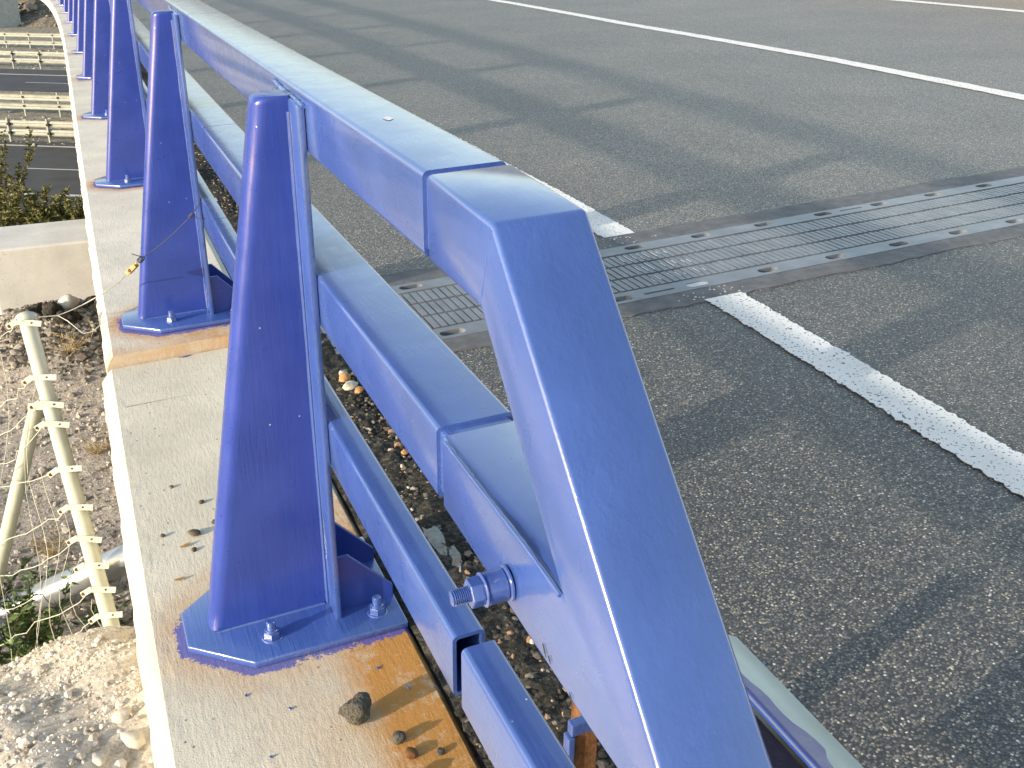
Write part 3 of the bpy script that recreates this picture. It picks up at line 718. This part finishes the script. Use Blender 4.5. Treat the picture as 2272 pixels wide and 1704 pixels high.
# gravel mound against the wing wall
MOUND = m_soil('cream_mound_soil', [(.25, (.44, .38, .29)), (.5, (.60, .54, .44)), (.78, (.72, .67, .57))], 40, .006)
def mh(x, y):
    c = Vector((x+.79, (y+1.75)*.78)); q = c.length
    e = .47*(1 - smooth01(q/1.15)) if True else 0
    return -.70 + e*1.18 + .016*math.sin(x*19+y*7) + .012*math.sin(y*23-x*11) - .22*max(0, -x-1.05)
tag(terrain('gravel_mound', frange(-2.4, -.705, .02), frange(-3.3, -.35, .02), MOUND, lambda x, y: mh(x, y) - 3*smooth01((-x-1.7)/.7) - 1.6*smooth01((y+1.0)/.65)*1.0, .004), kind='structure')
MST = m_stones('mound_stones', [(0., (.40, .35, .28)), (.35, (.56, .51, .43)), (.7, (.68, .63, .54)), (1., (.78, .74, .66))])
pts = []; sz = []
for _ in range(15000):
    x = rng.uniform(-1.8, -.725); y = rng.uniform(-2.6, -.8); r_ = float(np.clip(rng.lognormal(-5.75, .45), .0015, .013))
    pts.append((x, y, mh(x, y) - 3*smooth01((-x-1.7)/.7) - 1.6*smooth01((y+1.0)/.65) + r_*.25)); sz.append(r_)
tag(stones_mesh('mound_gravel', pts, sz, MST), 'cream coloured gravel grains covering the mound beside the wall', 'gravel', kind='stuff')
MSTO = m_simple('cream_stone', (.56, .52, .44), .22, 30, .92, .006, 60); GSTO = m_simple('grey_stone', (.34, .32, .28), .25, 30, .92, .006, 60)
for px, py, r_, mt, lb in ((300, 1640, .032, MSTO, 'large flat cream stone on the mound against the wall, lowest of the pale stones'), (275, 1590, .022, MSTO, 'angular cream stone just above the large flat stone on the mound'),
                       (160, 1600, .022, GSTO, 'grey stone in the middle of the cream mound'), (155, 1560, .016, GSTO, 'dark cornered stone standing on the crest of the mound'), (90, 1490, .026, MSTO, 'pale rounded stone at the upper left rim of the mound'),
                       (215, 1690, .02, MSTO, 'cream stone at the bottom edge of the picture on the mound'), (60, 1575, .02, MSTO, 'yellowish stone at the left side of the mound'), (250, 1450, .014, GSTO, 'small grey stone near the top of the mound below the fence pole')):
    b_ = None
    for t_ in np.linspace(1.2, 4.5, 300):
        q = at(px, py, t_)
        if q.z <= mh(q.x, q.y) - 3*smooth01((-q.x-1.7)/.7) - 1.6*smooth01((q.y+1.0)/.65): b_ = q; break
    if b_ is not None: stone('stone', b_ - Vector((0, 0, r_*.3)), r_*.62, mt, lb, base=ICO2, flat=.65, rough=.3)
# rubble, pale boulder and concrete block ------------------------------
def ground_hit(px, py, fn=hgt, t0=2., t1=90.):
    for t_ in np.linspace(t0, t1, 4000 if t1 > 20 else 120):
        q = at(px, py, t_)
        if q.z <= fn(q.x, q.y): return q
    return at(px, py, 5)
RUB = m_simple('dark_rubble', (.05, .045, .036), .5, 25, .95, .02, 40, strength=1.)
for px, py, r_, lb in ((92, 655, .040, 'tallest dark rubble piece in front of the concrete block'), (112, 690, .036, 'dark rubble lump just below the pale sack'), (75, 690, .032, 'dark rubble at the left foot of the heap'), (194, 668, .034, 'dark rubble wedged between the pale sack and the bridge edge'), (103, 632, .022, 'small dark rubble piece on top of the heap'), (122, 648, .020, 'small dark stone touching the upper left of the pale sack'), (150, 705, .028, 'dark rubble lump under the middle of the pale sack')):
    q = ground_hit(px, py+14); stone('rubble', (q.x, q.y, q.z-r_*.4), r_*1.5, RUB, lb, base=ICO3, flat=.95, rough=.5, cat='rubble')
q = ground_hit(150, 684); stone('pale_sack', (q.x, q.y, q.z-.015), .058, m_simple('pale_sack', (.58, .55, .49), .15, 20, .9, .01, 30), 'crumpled pale sack lying between dark rubble in front of the concrete block', base=ICO3, flat=.72, rough=.22, cat='sack')
DARKG = m_stones('dark_slope_stones', [(0., (.08, .07, .06)), (.5, (.22, .195, .165)), (1., (.42, .39, .33))])
pts = []; sz = []
for _ in range(2500):
    px, py = rng.uniform(0, 225), rng.normal(735, 40); q = ground_hit(px, py, t0=4.5, t1=8.)
    r_ = float(np.clip(rng.lognormal(-4.6, .5), .004, .04)); q2 = (q.x, q.y, hgt(q.x, q.y) + r_*.2); pts.append(q2); sz.append(r_)
tag(stones_mesh('rubble_stones', pts, sz, DARKG), 'dark broken stones spread below the rubble heap', 'gravel', kind='stuff')
tl, tr, bl = at(28, 512, 7.6), at(215, 490, 7.6), None
B = thing('concrete_block', at(110, 700, 7.4), 'squat pale concrete block standing on the slope beside the bridge edge', 'block')
cA, cB = at(-14, 556, 7.0), at(235, 530, 7.0)     # front top edge
u = Vector((1, .03, 0)).normalized(); w = Vector((-u.y, u.x, 0)); zt_ = at(100, 566, 7.0).z
zt_ = cA.z; f0 = Vector((cA.x, cA.y, zt_)) - u*.05; f1 = f0 + u*1.5
m = MB(); dep = .62
m.loft([[f0 + Vector((0, 0, z)), f1 + Vector((0, 0, z)), f1 + w*dep + Vector((0, 0, z)), f0 + w*dep + Vector((0, 0, z))] for z in (-1.3, 0)]); m.build('block_body', m_concrete('pale_block_concrete', (.66, .66, .63)), B, bevel=.015)

# ------------------------------------------------------------------ fence
FN = thing('wire_fence', (ptop.x, ptop.y, -1.3), 'pale metal fence pole with a diagonal brace and slack wires left of the wall', 'fence')
pbot = at(262, 1440, 3.12); pd = (pbot-ptop)
MB().tube([ptop + pd*k/8 for k in range(10)], .0245, 20).build('pole', CREAM, FN, smooth=40)
pole_o = FN.children[0]
m = MB(); cap_u = -pd.normalized(); a_ = cap_u.cross(Vector((0, 1, 0))).normalized(); b_ = cap_u.cross(a_)
m.loft([[ptop + cap_u*z + (a_*math.cos(6.283*k/20)+b_*math.sin(6.283*k/20))*r_ for k in range(20)] for r_, z in ((.031, -.012), (.0325, .004), (.029, .012), (.018, .018), (.004, .0195))]); m.build('cap', CREAM, pole_o, smooth=60)
clips = []
for py in (716, 840, 900, 945, 1045, 1130, 1200, 1218+40, 1311, 1367):
    k = (py-706)/(1440-706); c = ptop + pd*k; clips.append(c)
    rt = RT.copy(); vw = (CAM-c).normalized(); tilt = rng.uniform(-.15, .12)
    lt = (rt*math.cos(tilt) + Vector((0, 0, 1))*math.sin(tilt)).normalized(); upc = vw.cross(lt).normalized()
    m = MB(); m.obox(c + vw*.026 + lt*.004, lt*.040, upc*.0095, vw*.0022)
    e = c + vw*.026 - lt*.034; lt2 = (lt*.8 + Vector((0, 0, .55))).normalized() if rng.random() < .99 else lt
    m.obox(e - lt2*.018, lt2*.022, vw.cross(lt2).normalized()*.009, vw*.002)
    cl = m.build('clamp', CREAM, pole_o, bevel=.0015)
    MB().tube([e - lt2*.031 + vw*.001, e - lt2*.031 + vw*.0045], .0055, 10).build('clamp_bolt', RUST, cl)
    MB().tube([c + vw*.027 + lt*.012, c + vw*.031 + lt*.012], .003, 8).build('clamp_bolt', RUST, cl)
bt, bb = at(82, 900, 3.32), at(-25, 1360, 3.5)
MB().tube([bt, bt.lerp(bb, .5), bb], .0235, 18).build('brace', CREAM, FN, smooth=40)
bv = (CAM-bt).normalized(); m = MB(); m.obox(at(100, 902, 3.22), RT*.055, UP*.011, bv*.003); m.build('brace_bracket', CREAM, FN, bevel=.0015)
for k, c in enumerate(clips):
    e = c - RT*.045 + Vector((0, 0, -.012))
    end = at(-70, 706 + (1440-706)*(k/9.)*1.06 + rng.normal(0, 22) + 90, 3.35)
    p = [Vector(q) + Vector((rng.normal(0, .005), 0, rng.normal(0, .006)))*(1 if 0 < i < 12 else 0) for i, q in enumerate(sag(e, end, 12, rng.uniform(.005, .04)))]
    MB().tube(p, .00165, 5).build('wire', CREAM, FN, smooth=60)
for k in range(7):
    x0 = 8 + 34*k + rng.normal(0, 8); ya, yb = (760 + 95*k, 1500 + 10*k) if k > 1 else (780, 1560)
    p = [at(x0 + 18*math.sin(i*.9+k*1.7) + 26*i/8*(1 if k > 1 else .3), ya + (yb-ya)*i/10, 3.28) + Vector((0, rng.normal(0, .01), 0)) for i in range(11)]
    MB().tube(p, .0012, 5).build('wire', CREAM, FN, smooth=60)
# grey pipe
pa, pb = at(-60, 1392, 3.9), at(330, 1215, 3.75); 
pp = tag(MB().tube([pa + (pb-pa)*i/6 for i in range(7)], .053, 24).build('steel_pipe', GREYPIPE, None, smooth=40), 'thick grey steel pipe lying across the slope behind the fence pole', 'pipe')
m = MB(); q0 = pa.lerp(pb, .43); q1 = pa.lerp(pb, .46); m.tube([q0, q1], .0555, 24); m.build('pipe_collar', GREYPIPE, pp, smooth=40)

# ------------------------------------------------------------------ plants
OLIVE = m_leaf('olive_green_leaf', (.035, .07, .022), (.13, .19, .065)); DRY = m_leaf('dry_straw', (.30, .22, .10), (.46, .36, .19)); STEM = m_simple('woody_stem', (.12, .10, .06), .3, 40, .9)
def plant(name, base, spread, height, nstem, nleaf, leaf_l, leaf_w, mat, label, cat, group=None, stemr=.004, droop=.0):
    T = thing(name, base, label, cat, group); st = MB(); lf = MB(); base = Vector(base)
    for k in range(nstem):
        a = rng.uniform(0, 6.283); tip = base + Vector((math.cos(a)*spread*rng.uniform(.2, 1), math.sin(a)*spread*rng.uniform(.2, 1), height*rng.uniform(.55, 1)))
        ctl = base + (tip-base)*.5 + Vector((rng.normal(0, spread*.15), rng.normal(0, spread*.15), height*.1))
        pts_ = [base*(1-t)**2 + ctl*2*t*(1-t) + tip*t*t for t in np.linspace(0, 1, 7)]
        st.tube(pts_, [stemr*(1-.75*i/6) for i in range(7)], 5)
        for j in range(max(1, nleaf//nstem)):
            t = rng.uniform(.25, 1.03); c = base*(1-t)**2 + ctl*2*t*(1-t) + tip*t*t
            dirv = Vector((rng.normal(), rng.normal(), rng.normal()*.5+.45-droop)).normalized(); sd_ = dirv.cross(Vector((rng.normal(), rng.normal(), rng.normal()))).normalized()
            l_, w_ = leaf_l*rng.uniform(.6, 1.2), leaf_w*rng.uniform(.7, 1.2); nrm = dirv.cross(sd_)
            lf.add([c, c + dirv*l_*.45 + sd_*w_ + nrm*w_*.3, c + dirv*l_ , c + dirv*l_*.45 - sd_*w_ + nrm*w_*.3, c + dirv*l_*.5], [(0, 1, 4), (1, 2, 4), (2, 3, 4), (3, 0, 4)])
    st.build('stem', STEM if mat is not DRY else DRY, T); lf.build('foliage', mat, T); return T
for px, py, dpt, h_, lb in ((30, 1440, 3.5, .40, 'leafy green shrub behind the fence wires, at the left edge above the mound'), (115, 1430, 3.6, .36, 'leafy green shrub behind the fence wires, in the middle of the row'), (190, 1420, 3.75, .28, 'leafy green shrub in front of the grey pipe, next to the fence pole'), (-20, 1330, 3.9, .42, 'leafy green shrub cut by the left picture edge beside the brace'), (75, 1330, 4.1, .30, 'small green shrub growing behind the grey pipe')):
    q = at(px, py+70, dpt); plant('shrub', q, .22, h_, 12, 420, .042, .0075, OLIVE, lb, 'shrub', 'green shrubs behind the fence')
for px, py, h_, lb in ((150, 792, .16, 'dry straw tuft on the slope below the pale sack'), (215, 1010, .10, 'small dry grass tuft on the gravel slope beside the wall'), (232, 1290, .12, 'dry brown grass tuft beside the wall under the pipe'), (120, 1230, .10, 'sparse dry grass between the fence pole and brace')):
    q = ground_hit(px, py); plant('dry_grass', q, h_*1.2, h_, 40, 80, h_*.5, .0022, DRY, lb, 'grass', None, .0012)
for px, py, dpt, h_, sp, lb in ((12, 520, 16., 2.0, .75, 'olive green bush rising before the lower motorway at the left picture edge'), (75, 500, 14.5, .75, .7, 'low olive weeds behind the concrete block, left part'), (150, 495, 14.5, .62, .7, 'low olive weeds behind the concrete block beside the bridge edge')):
    q = at(px, py, dpt); q.z -= .25; plant('bush', q, sp, h_, 30, 3600, .075, .015, m_leaf('olive_bush_leaf', (.06, .07, .02), (.18, .18, .06)), lb, 'bush', None, .012)

# ================================================================== LOWER MOTORWAY
ZLOW = -9.4
VG = m_soil('valley_ground', [(.25, (.16, .14, .11)), (.5, (.30, .27, .21)), (.78, (.42, .39, .31))], 1.2, .05)
m = MB(); m.add([(-700, 26, ZLOW-.03), (700, 26, ZLOW-.03), (700, 1500, ZLOW-.03), (-700, 1500, ZLOW-.03)], [(0, 1, 2, 3)]); tag(m.build('valley_ground', VG), kind='structure')
m = MB(); m.add([(-700, -700, ZLOW-.6), (700, -700, ZLOW-.6), (700, 26.5, ZLOW-.6), (-700, 26.5, ZLOW-.6)], [(0, 1, 2, 3)]); tag(m.build('lower_ground', VG), kind='structure')
ANG = R(-28); UX = Vector((math.cos(ANG), math.sin(ANG), 0)); UY = Vector((-UX.y, UX.x, 0))
def off(px, py): q = onz(px, py, ZLOW); return q.dot(UY)
def hw(name, o0, o1, mat, z=0., x0=-160, x1=160, parent=None, dash=None):
    m = MB()
    if dash:
        x = x0
        while x < x1:
            m.add([UX*x + UY*o0, UX*(x+dash[0]) + UY*o0, UX*(x+dash[0]) + UY*o1, UX*x + UY*o1], [(0, 1, 2, 3)]); x += dash[0]+dash[1]
        m.v = [(v[0], v[1], ZLOW+z) for v in m.v]
    else:
        m.v = [tuple(v) for v in (UX*x0 + UY*o0, UX*x1 + UY*o0, UX*x1 + UY*o1, UX*x0 + UY*o1)]; m.v = [(v[0], v[1], ZLOW+z) for v in m.v]; m.f = [(0, 1, 2, 3)]; m.m = [0]
    return m.build(name, mat, parent)
oL1, oL2, oL3 = off(85, 324), off(135, 376), off(110, 432)
r1 = tag(hw('motorway', oL3-4.5, oL1+1.0, LOWASPH), kind='structure')
hw('lane_line', oL1-.10, oL1+.10, LOWLINE, .004, parent=r1); hw('lane_line', oL2-.06, oL2+.06, LOWLINE, .004, -159.4, 160, r1, (5.5, 8.)); hw('lane_line', oL3-.14, oL3+.14, LOWLINE, .004, -160.6, 160, r1, (1., 1.))
oG1, oG2, oG3, oG4 = off(68, 315), off(98, 257), off(80, 152), off(66, 107)
oLf = off(75, 166); oF0, oF1 = off(75, 202), off(75, 154)
r2 = tag(hw('motorway', oF0, oF1, LOWASPH), kind='structure'); hw('lane_line', oLf-.12, oLf+.12, LOWLINE, .004, parent=r2); hw('lane_line', (oF0+oLf)/2-.06, (oF0+oLf)/2+.06, LOWLINE, .004, -158.2, 160, r2, (5.5, 8.))
def crash_barrier(o, z_beams, label, flip, x0=-90, x1=40, phase=0., hpost=1.15):
    T = thing('crash_barrier', UX*(-4) + UY*o + Vector((0, 0, ZLOW)), label, 'crash barrier')
    for zb in z_beams:
        pr = [(0, .16), (.05, .11), (.06, .06), (.02, .01), (.02, -.01), (.06, -.06), (.05, -.11), (0, -.16)]; pr = [(a*flip, b) for a, b in pr]
        ring = lambda x: [UX*x + UY*(o - .10*flip*0 - flip*.14*0 + a - .09*flip) + Vector((0, 0, ZLOW+zb+b)) for a, b in pr + [(a-.012*flip, b) for a, b in reversed(pr)]]
        MB().loft([ring(x0), ring(x1)]).build('beam', GALVDULL, T, smooth=30)
    x = x0 + phase; base = None
    while x < x1:
        if base is None:
            m = MB(); m.obox((0, 0, hpost/2-.1), UX*.035, UY*.05, Vector((0, 0, hpost/2+.1)))
            for zb in z_beams: m.obox(Vector((0, 0, zb)) + UX*.05, UX*.07, UY*.085, Vector((0, 0, .055)), 1)
            base = m.build('post', [GALVDULL, RUBDARK], T); base.location = UX*x + UY*o + Vector((0, 0, ZLOW)); attach(base, T)
        else:
            c = base.copy(); col.objects.link(c); c.location = UX*x + UY*o + Vector((0, 0, ZLOW))
        x += 2.
xs = lambda px, py: onz(px, py, ZLOW).dot(UX)
ph = lambda px, py: (xs(px, py)+90) % 2.
crash_barrier(oG1, (.86, .36+.08), 'double crash barrier at the far edge of the nearer motorway carriageway', -1, phase=ph(29, 312))
crash_barrier(oG2, (1.0, .52), 'double crash barrier showing its posts and dark brackets in the median', 1, phase=ph(60, 255), hpost=1.28)
crash_barrier(oG3, (.98, .50), 'double crash barrier beyond the farther motorway carriageway', -1, phase=ph(26, 152))
crash_barrier(oG4, (1.05, .45), 'farthest crash barrier, below the bridge pier', 1, phase=ph(10, 107), hpost=1.25)
# pier and hillside
pc = onz(8, 58, ZLOW); PR = thing('bridge_pier', (pc.x, pc.y, ZLOW), 'grey concrete bridge pier standing beyond the farthest crash barrier', 'pier')
pw = 1.32; ph_ = R(32); au, av = Vector((math.cos(ph_), math.sin(ph_), 0)), Vector((-math.sin(ph_), math.cos(ph_), 0))
m = MB(); pcx = pc + RT*.0
m.loft([[Vector((pc.x, pc.y, 0)) + au*i*pw + av*j*pw*.75 + Vector((0, 0, z)) for i, j in ((-1, -1), (1, -1), (1, 1), (-1, 1))] for z in (ZLOW-.5, 9)]); m.build('shaft', CONC_PIER, PR, bevel=.12)
HILL = m_soil('rocky_hillside', [(.25, (.075, .065, .055)), (.5, (.17, .15, .12)), (.75, (.30, .27, .22))], 1.6, .12)
hy = off(100, 60)
def hill(u_, v_): return ZLOW + max(0, v_-hy)*.42*1 + (.25*math.sin(u_*.9+v_*1.3)+.18*math.sin(v_*2.9-u_*1.7) if v_ > hy+.5 else -.1)
m = MB(); us, vs = frange(-120, 120, 1.5), [hy-.5] + frange(hy, hy+60, 1.2); n = len(vs)
for u_ in us: m.v += [tuple(UX*u_ + UY*v_ + Vector((0, 0, hill(u_, v_) + rng.normal(0, .12)))) for v_ in vs]
for i in range(len(us)-1):
    for k in range(n-1): m.f.append((i*n+k, i*n+k+1, (i+1)*n+k+1, (i+1)*n+k)); m.m.append(0)
tag(m.build('hillside', HILL), kind='structure')
HST = m_stones('hillside_rocks', [(0., (.05, .05, .048)), (.5, (.17, .16, .14)), (.85, (.34, .32, .29)), (1., (.45, .43, .38))])
pts = []; sz = []
for _ in range(2600):
    u_ = rng.uniform(-62, -30) if rng.random() < .85 else rng.uniform(-110, 60); v_ = hy + rng.uniform(0, 26); r_ = float(np.clip(rng.lognormal(-1.6, .5), .06, .7))
    q = UX*u_ + UY*v_; pts.append((q.x, q.y, hill(u_, v_)+.1)); sz.append(r_)
tag(stones_mesh('hillside_rocks', pts, sz, HST), 'dark broken rocks covering the hillside beyond the motorway', 'rocks', kind='stuff')
pts = []; sz = []
for o0, o1, k in ((oG1-.6, oG2+1.2, 1500), (oF1, oG4+2, 2200)):
    for _ in range(k):
        q = UX*rng.uniform(-60, 10) + UY*rng.uniform(o0, o1); r_ = float(np.clip(rng.lognormal(-2.9, .5), .02, .2)); pts.append((q.x, q.y, ZLOW)); sz.append(r_)
tag(stones_mesh('median_stones', pts, sz, GRAVEL), 'pale stones scattered on the strips between the crash barriers', 'gravel', kind='stuff')
